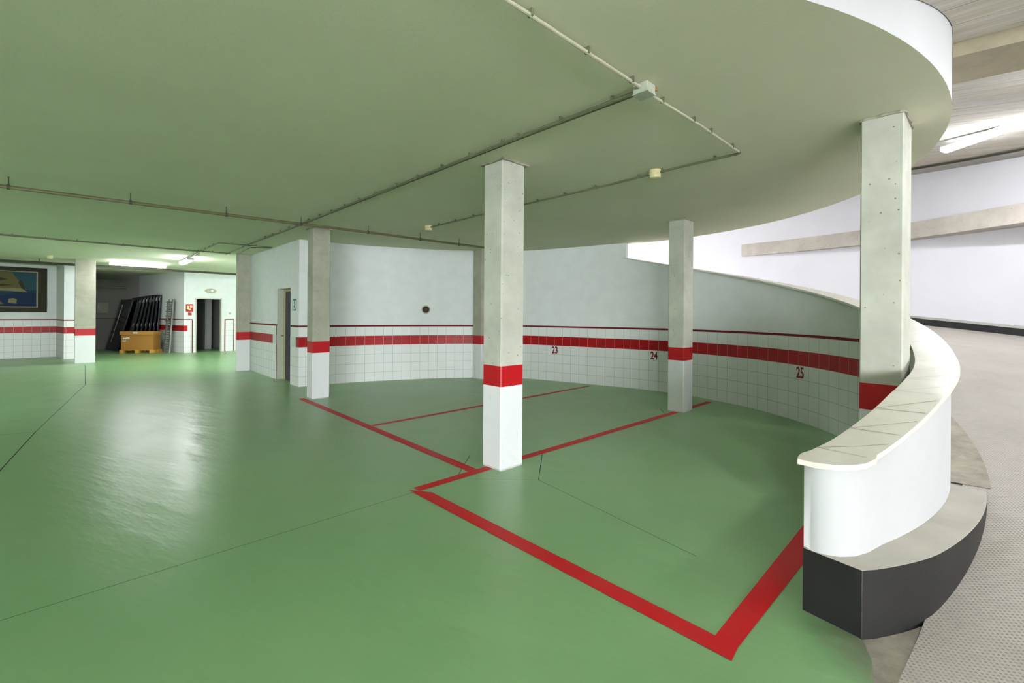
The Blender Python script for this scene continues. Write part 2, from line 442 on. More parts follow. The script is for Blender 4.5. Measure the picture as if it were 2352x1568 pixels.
# red bay lines
def line_poly(name, pts, label, z=.006):
    b = MB(); b.face([P3(p, z) for p in pts]); return tag(b.build(name, M['line']), label, 'floor marking', 'red parking bay lines')
wl = .072
def band_pts(a, c, w, ext0=0, ext1=0):
    a, c = Vector(a).to_2d(), Vector(c).to_2d(); d = (c - a).normalized(); n = Vector((-d.y, d.x)) * w / 2
    a = a - d * ext0; c = c + d * ext1; return [a - n, c - n, c + n, a + n]
line_poly('bay_line', band_pts((-3.66, 7.93), (-.30, 4.27), .105), 'red floor line from the column by the doorway to the central column')
line_poly('bay_line', band_pts((-1.84, 6.04), (1.62, 9.52), .085), 'thin red floor line branching off between bays 23 and 24', .0058)
line_poly('bay_line', band_pts((-.80, 3.86), (3.42, 7.86), .098), 'red floor line running past both inner columns to the wall', .0064)
line_poly('bay_line', [(-.86, 3.842), (.958, 1.965), (1.02, 2.045), (.93, 2.15), (-.66, 3.80)], 'long bright red floor line in the foreground', .0068)
line_poly('bay_line', [(.958, 1.965), (.905, 2.07), (2.08, 3.24), (2.42, 3.36), (1.02, 2.04)], 'short bright red floor line ending at the white parapet', .0072)

# ================================================================= WALLS
WT = 2.975
def wall_strip(name, pts, z1, mat, label, thick=.16, side=1, u0=0.0, z0=0.0, cap=.014):
    """pts: polyline of the visible face; z1 list/number of top; thickness grows to the left (side=1) of the direction"""
    n = len(pts); z1 = z1 if isinstance(z1, list) else [z1] * n
    b = MB(); us = [u0]
    for i in range(1, n): us.append(us[-1] + (pts[i] - pts[i - 1]).length)
    nor = []
    for i in range(n):
        d = (pts[min(i + 1, n - 1)] - pts[max(i - 1, 0)]).normalized(); nor.append(Vector((-d.y, d.x, 0)) * side * thick)
    for i in range(n - 1):
        a, c = pts[i], pts[i + 1]; A, Cc = a + nor[i], c + nor[i + 1]
        za, zc = z1[i], z1[i + 1]
        b.face([P3(a, z0), P3(c, z0), P3(c, zc), P3(a, za)], None, [(us[i], z0), (us[i + 1], z0), (us[i + 1], zc), (us[i], za)])
        b.face([P3(Cc, z0), P3(A, z0), P3(A, za), P3(Cc, zc)], None, [(us[i + 1] + .1, z0 + 3), (us[i] + .1, z0 + 3), (us[i] + .1, za + 3), (us[i + 1] + .1, zc + 3)])
        b.face([P3(a, za), P3(c, zc), P3(Cc, zc), P3(A, za)], None, [(.1, 3)] * 4)
        b.face([P3(a, z0), P3(A, z0), P3(Cc, z0), P3(c, z0)], None, [(.1, 3)] * 4)
    for i in (0, n - 1):
        b.face([P3(pts[i], z0), P3(pts[i] + nor[i], z0), P3(pts[i] + nor[i], z1[i]), P3(pts[i], z1[i])], None, [(.1, 3 + z0), (.15, 3 + z0), (.15, 3 + z1[i]), (.1, 3 + z1[i])])
    o = b.build(name, mat, smooth=False, merge=True)
    return struct(o, label)
# parapet wall: the tiled inside face of the bays, ends at the near nose
rp = []
ths = [-66 + i * 2 for i in range(0, 62)] + [57]
ips = [pol(3.98, t) for t in ths]
w_par = wall_strip('wall_right', ips, [cop(t) - .03 for t in ths], M['tile'], 'curved tiled wall rising beside the ramp with bays 23 to 25', .14, -1, u0=.03)
# white rendered ramp face of the parapet with the rounded nose
b = MB()
nose = [Vector((1.500, 2.330, 0)), Vector((1.512, 2.288, 0)), Vector((1.545, 2.250, 0)), Vector((1.61, 2.226, 0)), Vector((1.69, 2.232, 0)), Vector((1.78, 2.268, 0))]
outl = nose + [pol(4.14, t) for t in range(-64, 58, 2)]
inn = [Vector((1.520, 2.345, 0)), Vector((1.54, 2.37, 0)), Vector((1.56, 2.385, 0)), Vector((1.60, 2.41, 0)), Vector((1.66, 2.43, 0)), Vector((1.74, 2.47, 0))] + [pol(3.984, t) for t in range(-64, 58, 2)]
thn = [-70.5, -70, -69.5, -68.8, -67.5, -65.8] + list(range(-64, 58, 2))
for i in range(len(outl) - 1):
    a, c, A, Cc = outl[i], outl[i + 1], inn[i], inn[i + 1]; za, zc = cop(thn[i]) - .03, cop(thn[i + 1]) - .03
    b.face([P3(a), P3(c), P3(c, zc), P3(a, za)])
    if i < 8: b.face([P3(Cc), P3(A), P3(A, za), P3(Cc, zc)])
    b.face([P3(a, za), P3(c, zc), P3(Cc, zc), P3(A, za)])
b.face([P3(outl[0]), P3(inn[0]), P3(inn[0], cop(-70)-.03), P3(outl[0], cop(-70)-.03)])
o = b.build('wall_front', M['white'], smooth=True); struct(o, 'rounded white end and ramp side of the parapet')

# coping tiles on top of the parapet
def cop_in(th):
    if th > -46: return 3.945
    return 3.945
b = MB(); tt = [-69.6, -69, -68] + [x for x in range(-67, 58, 1)]
oI = [pol(cop_in(t), t) for t in tt]; oO = [pol(4.185, t) for t in tt]
oO[0] = Vector((1.575, 2.212, 0)); oO[1] = Vector((1.645, 2.196, 0)); oO[2] = Vector((1.72, 2.202, 0)); oO[3] = Vector((1.785, 2.226, 0))
oI[0] = Vector((1.482, 2.352, 0))
oO = [Vector((1.463, 2.325, 0)), Vector((1.505, 2.258, 0))] + oO; oI = [Vector((1.462, 2.327, 0)), Vector((1.467, 2.335, 0))] + oI; tt = [-70.3, -70] + tt
for i in range(len(tt) - 1):
    z0, z1 = cop(tt[i]), cop(tt[i + 1]); a, c, A, Cc = oI[i], oI[i + 1], oO[i], oO[i + 1]; h = .028
    b.face([P3(a, z0), P3(A, z0), P3(Cc, z1), P3(c, z1)]); b.face([P3(a, z0 - h), P3(c, z1 - h), P3(Cc, z1 - h), P3(A, z0 - h)])
    b.face([P3(A, z0), P3(A, z0 - h), P3(Cc, z1 - h), P3(Cc, z1)]); b.face([P3(a, z0 - h), P3(a, z0), P3(c, z1), P3(c, z1 - h)])
for i in (0, -1): b.face([P3(oI[i], cop(tt[i])), P3(oO[i], cop(tt[i])), P3(oO[i], cop(tt[i]) - .028), P3(oI[i], cop(tt[i]) - .028)])
o = b.build('trim_2', M['coping'], smooth=True, bevel=.004); struct(o, 'cream tiled coping following the curved parapet')
# joints between the coping tiles: fans of thin wedges
b = MB()
def cstrip(p, q, thp, thq, w=.0016):
    n = 4
    for i in range(n):
        a = p.lerp(q, i / n); c = p.lerp(q, (i + 1) / n); ta = thp + (thq - thp) * i / n; tc = thp + (thq - thp) * (i + 1) / n
        d = (c - a).normalized(); nn = Vector((-d.y, d.x, 0)) * w
        b.face([P3(a - nn, cop(ta) + .0012), P3(c - nn, cop(tc) + .0012), P3(c + nn, cop(tc) + .0012), P3(a + nn, cop(ta) + .0012)])
t = -67.2
while t < 50:
    sp = 4.2
    lt = min(1.0, .35 + .0 * t)
    cstrip(pol(3.95, t), pol(4.17, t + .4), t, t + .4, .0022 if t < -55 else .0013)
    cstrip(pol(3.95, t), pol(4.17, t + 3.0), t, t + 3.0, .0018 if t < -55 else .0010)
    t += sp
struct(b.build('trim_3', M['grout']), 'dark grout joints of the coping tiles')

# wedge kerb at the foot of the parapet: level, black sides, cream top
b = MB()
kth = [-69.2] + [-68 + i for i in range(0, 29)] + [-38.6]
ko = [Vector((1.628, 2.107, 0))] + [pol(4.315 - .065 * (max(0, -62 - t) / 7.2) ** 1.5, t) for t in kth[1:]]
kz = [.32] * 27 + [.325, .335, .35, .37]
ki = [Vector((1.487, 2.315, 0))] + [pol(4.10, t) for t in kth[1:]]
for i in range(len(kth) - 1):
    a, c, A, Cc = ki[i], ki[i + 1], ko[i], ko[i + 1]; z0, z1 = kz[i], kz[i + 1]
    b.face([P3(a, z0), P3(A, z0), P3(Cc, z1), P3(c, z1)], M['kerb_top'])
    b.face([P3(A), P3(Cc), P3(Cc, z1), P3(A, z0)], M['dark_paint'])
b.face([P3(ki[0]), P3(ko[0]), P3(ko[0], .32), P3(ki[0], .32)], M['dark_paint'])
b.face([P3(ki[-1]), P3(ko[-1]), P3(ko[-1], kz[-1]), P3(ki[-1], kz[-1])], M['kerb_top'])
o = b.build('kerb', None, smooth=True, bevel=.003); tag(o, 'low curved kerb with black sides and worn cream top at the parapet foot', 'kerb')

# back part of the curved wall: full height
zs = [WT] * len(bk)
arc0 = sum((ips[i + 1] - ips[i]).length for i in range(len(ips) - 1)) + .03
# split so the full-height part starts at 57 degrees
wall_strip('wall_back', bk, zs, M['tile'], 'curved tiled back wall reaching the ceiling', .16, -1, u0=arc0)
# wall with the doorway (direction U from the corner)
K0 = Vector((-4.29, 9.17, 0))
def along(t, o=K0, d=U): return o + d * t
DT0, DT1, DH = .50, 1.385, 2.03       # door opening
wall_strip('wall_left', [along(0), along(DT0)], WT, M['tile'], 'narrow tiled wall between the doorway and the corner', .25, -1, u0=.06)
wall_strip('wall_left', [along(DT1), along(3.62)], WT, M['tile'], 'white tiled wall left of the doorway', .25, -1, u0=.0)
wall_strip('wall_left', [along(DT0), along(DT1)], WT, M['tile'], 'white wall above the doorway', .25, -1, z0=DH)
# band ends before the door: cover tile + trim frame around the tiles at the doorway
nL = (-V)                                            # wall normal into hall
def wallbox(mb, o, d, n, t0, t1, z0, z1, th, m=None, base=.001):
    mb.box(o + d * t0 + n * base + Vector((0, 0, z0)), d * (t1 - t0), n * th, Vector((0, 0, z1 - z0)), m)
b = MB(); wallbox(b, K0, U, nL, DT1, DT1 + .30, .795, 1.003, .0035); wallbox(b, K0, U, nL, .17, .5, .795, 1.003, .0035)
struct(b.build('trim_4', M['sign_w']), 'white tiles where the red band stops at the doorway')
b = MB(); wallbox(b, K0, U, nL, DT1 + .02, DT1 + .055, .0, 1.238, .007); struct(b.build('trim_5', M['trimred']), 'brown red tile edging left of the doorway')
# doorway: reveals, frame, dark leaf, dark room
dn = V
b = MB()
b.box(along(DT1), -U * .012, dn * .25, (0, 0, DH)); b.box(along(DT0) , U * .012, dn * .25, (0, 0, DH)); b.box(along(DT0) + Vector((0, 0, DH)), U * (DT1 - DT0), dn * .25, (0, 0, -.012))
struct(b.build('trim_6', M['box_p']), 'grey plaster reveal of the doorway')
d1 = root('door_1', along(DT1) + dn * .2, 'narrow doorway with cream frame and navy door leaf', 'door'); d1['kind'] = 'structure'
def ch(mb, name, mat, par, **kw):
    o = mb.build(name, mat, **kw); o.parent = par; o.matrix_parent_inverse = Matrix.Identity(4)
    inv = Matrix.Translation(par.location) @ Matrix.Rotation(par.rotation_euler[2], 4, 'Z')
    iv = inv.inverted()
    if o.location.length > 0: o.location = iv @ o.location
    else: o.data.transform(iv)
    return o
b = MB(); q = along(DT1) + dn * .125
b.box(q - U * .012, -U * .05, dn * .08, (0, 0, DH - .012)); b.box(along(DT0) + dn * .125 + U * .012, U * .05, dn * .08, (0, 0, DH - .012))
b.box(q - U * .06 + Vector((0, 0, DH - .06)), -U * (DT1 - DT0 - .12), dn * .08, (0, 0, .045))
ch(b, 'door_frame', M['jamb'], d1, bevel=.004)
b = MB(); hinge = along(DT0) + dn * .19 + U * .064; ld = U; b.box(hinge, ld * (DT1 - DT0 - .128), ld.cross(Vector((0, 0, 1))) * -.04, (0, 0, DH - .07))
ch(b, 'door_leaf', M['navy'], d1, bevel=.003)
b = MB(); b.tube([q - U * .035 - dn * .0 + Vector((0, 0, .98)), q - U * .035 - dn * .045 + Vector((0, 0, .98)), q - U * .075 - dn * .045 + Vector((0, 0, .98))], .009); ch(b, 'door_handle', M['clip'], d1)
b = MB(); c0 = along(DT0 - .4) + dn * .252
b.box(c0 + dn * 1.6, U * 1.9, dn * .05, (0, 0, 2.6)); b.box(c0, -U * .05, dn * 1.6, (0, 0, 2.6)); b.box(c0 + U * 1.9, U * .05, dn * 1.6, (0, 0, 2.6)); b.box(c0 + Vector((0, 0, 2.55)), U * 1.9, dn * 1.6, (0, 0, .05))
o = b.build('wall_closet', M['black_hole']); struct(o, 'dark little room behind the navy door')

# far wall with the second doorway
F0 = Vector((-11.96, 16.61, 0)); FO0, FO1, FH = .33, 1.19, 2.03
nF = Vector((V.y, -V.x, 0))      # normal towards hall
wall_strip('wall_far', [along(0, F0, V), along(FO0, F0, V)], WT, M['tile_plain'], 'far tiled wall left of the dark doorway', .2, 1, u0=.0)
wall_strip('wall_far', [along(FO1, F0, V), along(7.5, F0, V)], WT, M['tile_plain'], 'far tiled wall right of the dark doorway', .2, 1, u0=.1)
wall_strip('wall_far', [along(FO0, F0, V), along(FO1, F0, V)], WT, M['tile_plain'], 'far wall above the dark doorway', .2, 1, z0=FH)
b = MB()
def fw(t0, t1, z0, z1, th, m): wallbox(b, F0, V, nF, t0, t1, z0, z1, th, m)
fw(.0, .27, 1.205, 1.238, .006, M['trimred']); fw(.235, .27, 0, 1.238, .007, M['trimred'])
fw(1.27, 1.305, 0, 1.238, .007, M['trimred']); fw(1.57, 1.60, 0, 1.238, .007, M['trimred']); fw(1.27, 1.60, 1.205, 1.238, .006, M['trimred'])
fw(0, .10, .8, 1.0, .005, M['line'])
struct(b.build('trim_7', None), 'brown red edging strips of the far tiled wall')
d2 = root('door_2', along(FO0, F0, V), 'open doorway into a dark corridor with pale frame', 'door'); d2['kind'] = 'structure'
b = MB(); b.box(along(FO0, F0, V) + nF * .012, V * .045, -nF * .2, (0, 0, FH)); b.box(along(FO1, F0, V) + nF * .012, -V * .045, -nF * .2, (0, 0, FH)); b.box(along(FO0, F0, V) + nF * .012 + Vector((0, 0, FH - .045)), V * (FO1 - FO0), -nF * .2, (0, 0, .045))
ch(b, 'door_frame', M['jamb_w'], d2, bevel=.004)
b = MB(); cb = along(FO0 - .20, F0, V) - nF * .205
b.box(cb - nF * 2.2, V * 3.4, -nF * .05, (0, 0, 2.7)); b.box(cb, -V * .05, -nF * 2.2, (0, 0, 2.7)); b.box(cb + V * 3.4, V * .05, -nF * 2.2, (0, 0, 2.7)); b.box(cb + Vector((0, 0, 2.65)), V * 3.4, -nF * 2.2, (0, 0, .05))
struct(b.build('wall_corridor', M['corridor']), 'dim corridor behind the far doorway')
b = MB(); b.box(cb + V * .80 - nF * 1.5, V * .22, -nF * .4, (0, 0, 2.65)); struct(b.build('trim_8', M['white']), 'pale pier inside the dim corridor')

# store room side wall and back wall
R0 = Vector((-15.4, 18.8, 0))
sw = (R0 - F0)
wall_strip('wall_store_side', [F0, F0 + sw], WT, M['tile'], 'white side wall of the storage bay behind the ladder', .2, -1, u0=.12)
wall_strip('wall_store_back', [R0, R0 - V * 6.5], WT, M['grey_wall'], 'grey back wall of the storage bay', .2, -1)
b = MB(); nb = nF
wallbox(b, R0, -V, nF, 0, 6.5, 1.205, 1.24, .006, M['trimred']); struct(b.build('trim_9', None), 'thin dark line on the storage bay back wall')
# painting wall, reveal, wall block
PW0 = Vector((-14.98, 14.97, 0)); N0 = Vector((-13.96, 14.19, 0))
wall_strip('wall_painting', [PW0, PW0 - V * 17], WT, M['tile'], 'recessed tiled wall carrying the painting', .2, -1, u0=.05)
b = MB()
wall_strip('wall_block', [PW0 , N0, N0 + V * .62, N0 + V * .62 + U * 1.3], WT, M['tile'], 'white tiled wall end beside the far left column', .12, 1, u0=.07)
b = MB(); b.box(N0 + V * .615 + U * 1.29 , -V * 1.6, U * .15, (0, 0, WT)); struct(b.build('wall_store_left', M['grey_wall']), 'left return of the storage bay')

# walls closing the far passage and the storage bay (hidden behind the column and the wall block)
b = MB(); e_ = along(3.62); b.box(e_ + V * .24, V * 6.3, U * -.2, (0, 0, WT)); b.box(e_ + V * 6.5 - U * .5, U * 8.2, V * .2, (0, 0, WT)); struct(b.build('wall_passage', M['white']), 'white walls closing the far passage')
b = MB(); p_ = Vector((-15.52, 14.70, 0)); q_ = R0 - V * 6.55; b.box(p_, q_ - p_, Vector((.02, .2, 0)), (0, 0, WT)); struct(b.build('wall_store_end', M['grey_wall']), 'end wall of the storage bay')
# hall sides out of the photo (close the space)
b = MB(); b.box((-27, -14, 0), (24.0, 0, 0), (0, -.2, 0), (0, 0, WT)); struct(b.build('wall_rear', M['white']), 'white rear wall of the garage')  # wall stops short; open end added to let daylight in
b = MB(); b.box((-27.0, -14, 0), (0, 21, 0), (-.2, 0, 0), (0, 0, WT)); struct(b.build('wall_side', M['white']), 'white side wall of the garage')

# ================================================================= CEILINGS
b = MB()
arc = [pol(4.135, t) for t in range(-78, 58, 2)]
hall = [(p.x, p.y) for p in arc] + [(2.1, 9.9), (1.5, 10.3), (0, 11.3), (-4, 12.0), (-4.0, 24), (-14, 26), (-28, 22), (-28, -14.3), (.9, -14.3)]
zt = [min(ceil_z(t), 5.2) + .1 for t in range(-78, 58, 2)]
# underside
b.face([P3(p, H) for p in hall], M['ceiling'])
top = [P3(p, 3.6) for p in hall]
b.face(list(reversed(top)), M['ceiling'])
n = len(hall)
for i in range(n):
    j = (i + 1) % n
    m = M['white'] if i < len(arc) - 1 else M['ceiling']
    a, c = hall[i], hall[j]
    if i < len(arc) - 1:
        b.face([P3(a, H), P3(c, H), P3(c, max(3.6, zt[i + 1])), P3(a, max(3.6, zt[i]))], m)
    else: b.face([P3(a, H), P3(c, H), P3(c, 3.6), P3(a, 3.6)], m)
o = b.build('ceiling', None); struct(o, 'pale plaster ceiling slab with a curved edge')
# ceiling over the ramp (helical, board marked) with a dropped radial beam
RO = 9.0
def helix(name, r0, r1, t0, t1, zf, mat, label, step=2, nr=6, uvs=False, dz=0, thick=.12):
    b = MB(); th = []
    t = t0
    while t < t1: th.append(t); t += step
    th.append(t1)
    rs = [r0 + (r1 - r0) * i / nr for i in range(nr + 1)]
    for i in range(len(th) - 1):
        for k in range(nr):
            q = [pol(rs[k], th[i], zf(th[i]) + dz), pol(rs[k + 1], th[i], zf(th[i]) + dz), pol(rs[k + 1], th[i + 1], zf(th[i + 1]) + dz), pol(rs[k], th[i + 1], zf(th[i + 1]) + dz)]
            b.face(q)
            if thick: b.face([Vector((p.x, p.y, p.z + thick)) for p in reversed(q)])
    if thick:
        for i in range(len(th) - 1):
            for r in (r0, r1):
                a, c = pol(r, th[i], zf(th[i]) + dz), pol(r, th[i + 1], zf(th[i + 1]) + dz)
                b.face([a, c, c + Vector((0, 0, thick)), a + Vector((0, 0, thick))])
        for t in (t0, t1):
            a, c = pol(r0, t, zf(t) + dz), pol(r1, t, zf(t) + dz); b.face([a, c, c + Vector((0, 0, thick)), a + Vector((0, 0, thick))])
    return struct(b.build(name, mat), label)
helix('ceiling_ramp', 4.14, RO + .1, -76, 122, ceil_z, M['board'], 'stained board-marked concrete ceiling over the ramp')
b = MB(); 
for (ta, tb, drop) in ((-39.5, -32.0, .16),):
    q = []
    for r in (4.15, 9.0):
        for t in (ta, tb): q.append((r, t))
    A, B_, C_, D_ = pol(4.15, ta), pol(8.98, ta - (ta + 36) * .5), pol(8.98, tb - (tb + 36) * .5), pol(4.15, tb)
    zA = ceil_z(-36) - drop
    b.prism([A, B_, C_, D_], zA, zA + .35)
struct(b.build('trim_10', M['beam2']), 'dropped concrete beam across the ramp ceiling')
# shallow grey beam put in for the unlit ceiling edge above the outer wall
helix('trim_11', RO - .42, RO + .05, -76, 122, ceil_z, M['concrete'], 'grey strip put in for the unlit ceiling edge above the outer ramp wall', 2, 1, dz=-.05, thick=.08)
b = MB(); b.tube([pol(RO - .46, t, ceil_z(t) - .03) for t in range(-60, 70, 3)], .018, seg=8)
tag(b.build('cable_pipe', M['clip']), 'thin dark pipe along the ramp ceiling edge above the outer wall', 'pipe')
# flat ceiling over the ramp entry (beyond the frame)
b = MB(); b.prism([(.95, -14.3), (10, -14.3), (10, 3), pol(9.0, -30)[:2], pol(9.1, -74)[:2], pol(4.14, -76)[:2], (.95, 1.9)], 3.02, 3.2)
struct(b.build('ceiling_entry', M['ceiling']), 'ceiling over the ramp entry')

# ================================================================= RAMP
b = MB()
R1 = 4.20
def rin(t): return R1 + max(0, min(1, (t - 55) / 10)) * 1.3
ths2 = [-90 + 1.5 * i for i in range(0, 142)]
for i in range(len(ths2) - 1):
    for k in range(8):
        q = []
        for t_, k_ in ((ths2[i], k), (ths2[i], k + 1), (ths2[i + 1], k + 1), (ths2[i + 1], k)): q.append(pol(rin(t_) + (RO - rin(t_)) * k_ / 8, t_, ramp_z(t_)))
        b.face(q)
# cut the textured surface where it starts (line running outwards from the kerb)
o = b.build('ramp', M['ramp'], smooth=True)
bm = bmesh.new(); bm.from_mesh(o.data)
p0 = Vector((1.88, 2.10, 0)); p1 = Vector((1.60, 1.87, 0)); d = (p1 - p0).normalized(); nn = Vector((d.y, -d.x, 0))
bmesh.ops.bisect_plane(bm, geom=bm.verts[:] + bm.edges[:] + bm.faces[:], plane_co=p0, plane_no=nn, clear_inner=False, clear_outer=False)
dele = [f for f in bm.faces if (f.calc_center_median() - p0).dot(nn) > 0 and f.calc_center_median().y < 4 and f.calc_center_median().x < 2.3]
sgn = 1
bmesh.ops.delete(bm, geom=dele, context='FACES'); bm.to_mesh(o.data); bm.free()
struct(o, 'helical concrete ramp with an embossed dimple pattern')
# smooth screed strip between parapet and the embossed ramp
helix('trim_12', 4.12, 4.34, -43.5, 54, ramp_z, M['apron'], 'smooth grey screed strip beside the parapet on the ramp', 2, 1, dz=.004, thick=0)
# outer ramp wall
T_IN, T_OUT = -40, 122
b = MB()
for ta in range(T_IN, T_OUT, 2):
    a, c = pol(RO, ta), pol(RO, ta + 2); A, Cc = pol(RO + .2, ta), pol(RO + .2, ta + 2); za, zc = ceil_z(ta) + .05, ceil_z(ta + 2) + .05
    b.face([P3(a, -.1), P3(c, -.1), P3(c, zc), P3(a, za)]); b.face([P3(A, -.1), P3(Cc, -.1), P3(Cc, zc), P3(A, za)]); b.face([P3(a, za), P3(c, zc), P3(Cc, zc), P3(A, za)])
# inner drum wall beyond the bays and the end wall uphill
for ta in range(56, T_OUT, 2):
    a, c = pol(rin(ta) - .06, ta), pol(rin(ta + 2) - .06, ta + 2); b.face([P3(a, 1.0), P3(c, 1.0), P3(c, ceil_z(ta + 2) + .05), P3(a, ceil_z(ta) + .05)])
a, c = pol(5.44, T_OUT), pol(RO + .2, T_OUT); b.face([P3(a, 1.0), P3(c, 0), P3(c, 6.3), P3(a, 6.3)])
q0, q1 = pol(RO, T_IN), pol(RO + .2, T_IN); e0, e1 = Vector((q0.x, -14.3, 0)), Vector((q1.x, -14.3, 0))
b.face([P3(q0, -.1), P3(e0, -.1), P3(e0, 3.7), P3(q0, 3.7)]); b.face([P3(q1, -.1), P3(e1, -.1), P3(e1, 3.7), P3(q1, 3.7)]); b.face([P3(q0, 3.7), P3(e0, 3.7), P3(e1, 3.7), P3(q1, 3.7)])
struct(b.build('wall_outer', M['ramp_wall'], smooth=True), 'tall curved white outer wall of the ramp')
# kerb along the outer wall
b = MB()
for i in range(T_IN, 96, 2):
    ta, tb = i, i + 2; h = .155
    A, B_ = pol(RO - .27, ta), pol(RO - .27, tb); a, c = pol(RO, ta), pol(RO, tb); za, zb = ramp_z(ta), ramp_z(tb)
    b.face([P3(A, za + h), P3(B_, zb + h), P3(c, zb + h), P3(a, za + h)], M['concrete'])
    b.face([P3(A, za - .05), P3(B_, zb - .05), P3(B_, zb + h - .03), P3(A, za + h - .03)], M['dark_paint'])
    b.face([P3(A, za + h - .03), P3(B_, zb + h - .03), P3(B_, zb + h), P3(A, za + h)], M['concrete'])
tag(b.build('kerb', None), 'long grey kerb with a black face at the foot of the outer ramp wall', 'kerb')
# level concrete beam on the outer wall
b = MB(); bt = [46.2 - i * 2.0 for i in range(0, 31)]
def rb(t): return RO - .035 - .42 * max(0, min(1.2, (46 - t) / 34.0))
def zb_(t): return -.04 * min(1.2, (46 - t) / 34.0)
for i in range(len(bt) - 1):
    ta, tb = bt[i], bt[i + 1]
    A, B_, a, c = pol(rb(ta), ta), pol(rb(tb), tb), pol(RO + .02, ta), pol(RO + .02, tb)
    z0a, z0b, z1a, z1b = 3.135 + zb_(ta) * 1.3, 3.135 + zb_(tb) * 1.3, 3.455 + zb_(ta), 3.455 + zb_(tb)
    b.face([P3(A, z0a), P3(B_, z0b), P3(B_, z1b), P3(A, z1a)]); b.face([P3(A, z1a), P3(B_, z1b), P3(c, z1b), P3(a, z1a)])
    b.face([P3(A, z0a), P3(B_, z0b), P3(c, z0b), P3(a, z0a)])
for t, in ((bt[0],), (bt[-1],)):
    A, a = pol(rb(t), t), pol(RO + .02, t); b.face([P3(A, 3.135 + zb_(t) * 1.3), P3(a, 3.135 + zb_(t) * 1.3), P3(a, 3.455 + zb_(t)), P3(A, 3.455 + zb_(t))])
tag(b.build('concrete_beam', M['beam']), 'long bare concrete beam across the white outer ramp wall', 'beam')

# ================================================================= COLUMNS
def column(corner, w_u, w_v, label, mat='column', cap=None, chamfer=.012, z1=H):
    """corner = nearest corner; w_u along U, w_v along V"""
    c = Vector((corner[0], corner[1], 0)); e = bpy.data.objects
    ctr = c + U * w_u / 2 + V * w_v / 2
    b = MB(); ch_ = chamfer
    base = [c + V * ch_, c + V * (w_v - ch_), c + V * w_v + U * ch_, c + V * w_v + U * (w_u - ch_), c + V * (w_v - ch_) + U * w_u, c + V * ch_ + U * w_u, c + U * (w_u - ch_), c + U * ch_]
    lv = [.004, .8, 1.0, 2.0, z1]
    rings = [[P3(p, z) for p in base] for z in lv]
    for A, B_ in zip(rings, rings[1:]):
        for k in range(8): j = (k + 1) % 8; b.face([A[k], A[j], B_[j], B_[k]])
    b.face(list(reversed(rings[0]))); b.face(rings[-1])
    r = root('column', (ctr.x, ctr.y, 0), label, 'column')
    ch(b, 'shaft', M[mat], r)
    if cap:
        b = MB(); k = cap
        q = []
        N = 8
        crn = [c - U * k - V * k, c + V * (w_v + k) - U * k, c + V * (w_v + k) + U * (w_u + k), c + U * (w_u + k) - V * k]
        for i in range(4):
            for s_ in range(N):
                p = crn[i].lerp(crn[(i + 1) % 4], s_ / N)
                off = (p - ctr).normalized() * random.uniform(-.012, .012); q.append(p + off)
        b.prism(q, [H - .014 - random.uniform(0, .006) for _ in q], H - .001)
        ch(b, 'rough_cap', M['cap'], r)
    return r
column((-.10, 4.31), .27, .30, 'concrete column in the foreground centre with the broken lip at the top', cap=.026)
column((2.62, 6.93), .264, .30, 'column standing beside number 24 in front of the curved wall', 'column', cap=.014)
column((-3.43, 7.84), .27, .30, 'column at the left end of the red line beside the doorway corner', 'column_dark', cap=.014)
column((-6.91, 11.46), .18, .29, 'column against the end of the white wall left of the doorway', 'column_dark')
column((-12.41, 12.92), .30, .44, 'wide pale column beside the storage bay', 'column_dark')
column((-.70, 10.36), .30, .30, 'column half hidden behind the foreground centre one, set into the back wall', 'column_dark')
column((2.79, 3.25), .25, .43, 'column rising behind the cream coping of the ramp parapet', 'column', cap=.010, chamfer=.008)

# ================================================================= NUMBERS
def number(txt, th, z, r, label, pos=None):
    cu = bpy.data.curves.new('txt', 'FONT'); cu.body = txt; cu.size = .215; cu.extrude = .0015; cu.align_x = 'CENTER'; cu.align_y = 'CENTER'; cu.offset = .005
    tmp = bpy.data.objects.new('tmp', cu); COL.objects.link(tmp); bpy.context.view_layer.update()
    me = bpy.data.meshes.new_from_object(tmp.evaluated_get(bpy.context.evaluated_depsgraph_get()))
    bpy.data.objects.remove(tmp); me.materials.clear(); me.materials.append(M['numred'])
    me.transform(Matrix.Diagonal((.70, 1.0, 1.0, 1)))
    o = bpy.data.objects.new('painted_number', me); COL.objects.link(o)
    p, nrm = pos
    nrm = nrm.normalized(); right = Vector((0, 0, 1)).cross(nrm)
    m = Matrix((right, Vector((0, 0, 1)), nrm)).transposed().to_4x4()
    o.matrix_world = Matrix.Translation(Vector((p.x, p.y, z)) + nrm * .003) @ m
    tag(o, label, 'number', 'painted bay numbers')
def ray_wall(px, pts):
    s = (px - 1176) / 1046; best = None
    for a, c in zip(pts, pts[1:]):
        fa, fc = a.x - s * a.y, c.x - s * c.y
        if fa * fc <= 0 and fa != fc:
            t = fa / (fa - fc); p = a.lerp(c, t); d = (c - a).normalized(); n = Vector((-d.y, d.x, 0))
            if n.dot(p) > 0: n = -n
            if best is None or p.y > best[0].y: best = (p, n)
    return best
number('23', 0, .69, 0, 'dark red number 23 under the red band right of the central column', ray_wall(1275, bk))
number('24', 0, .69, 0, 'dark red number 24 on the tiles left of the inner right column', ray_wall(1503, ips))
number('25', 0, .69, 0, 'dark red number 25 on the tiles near the parapet', ray_wall(1839, ips))

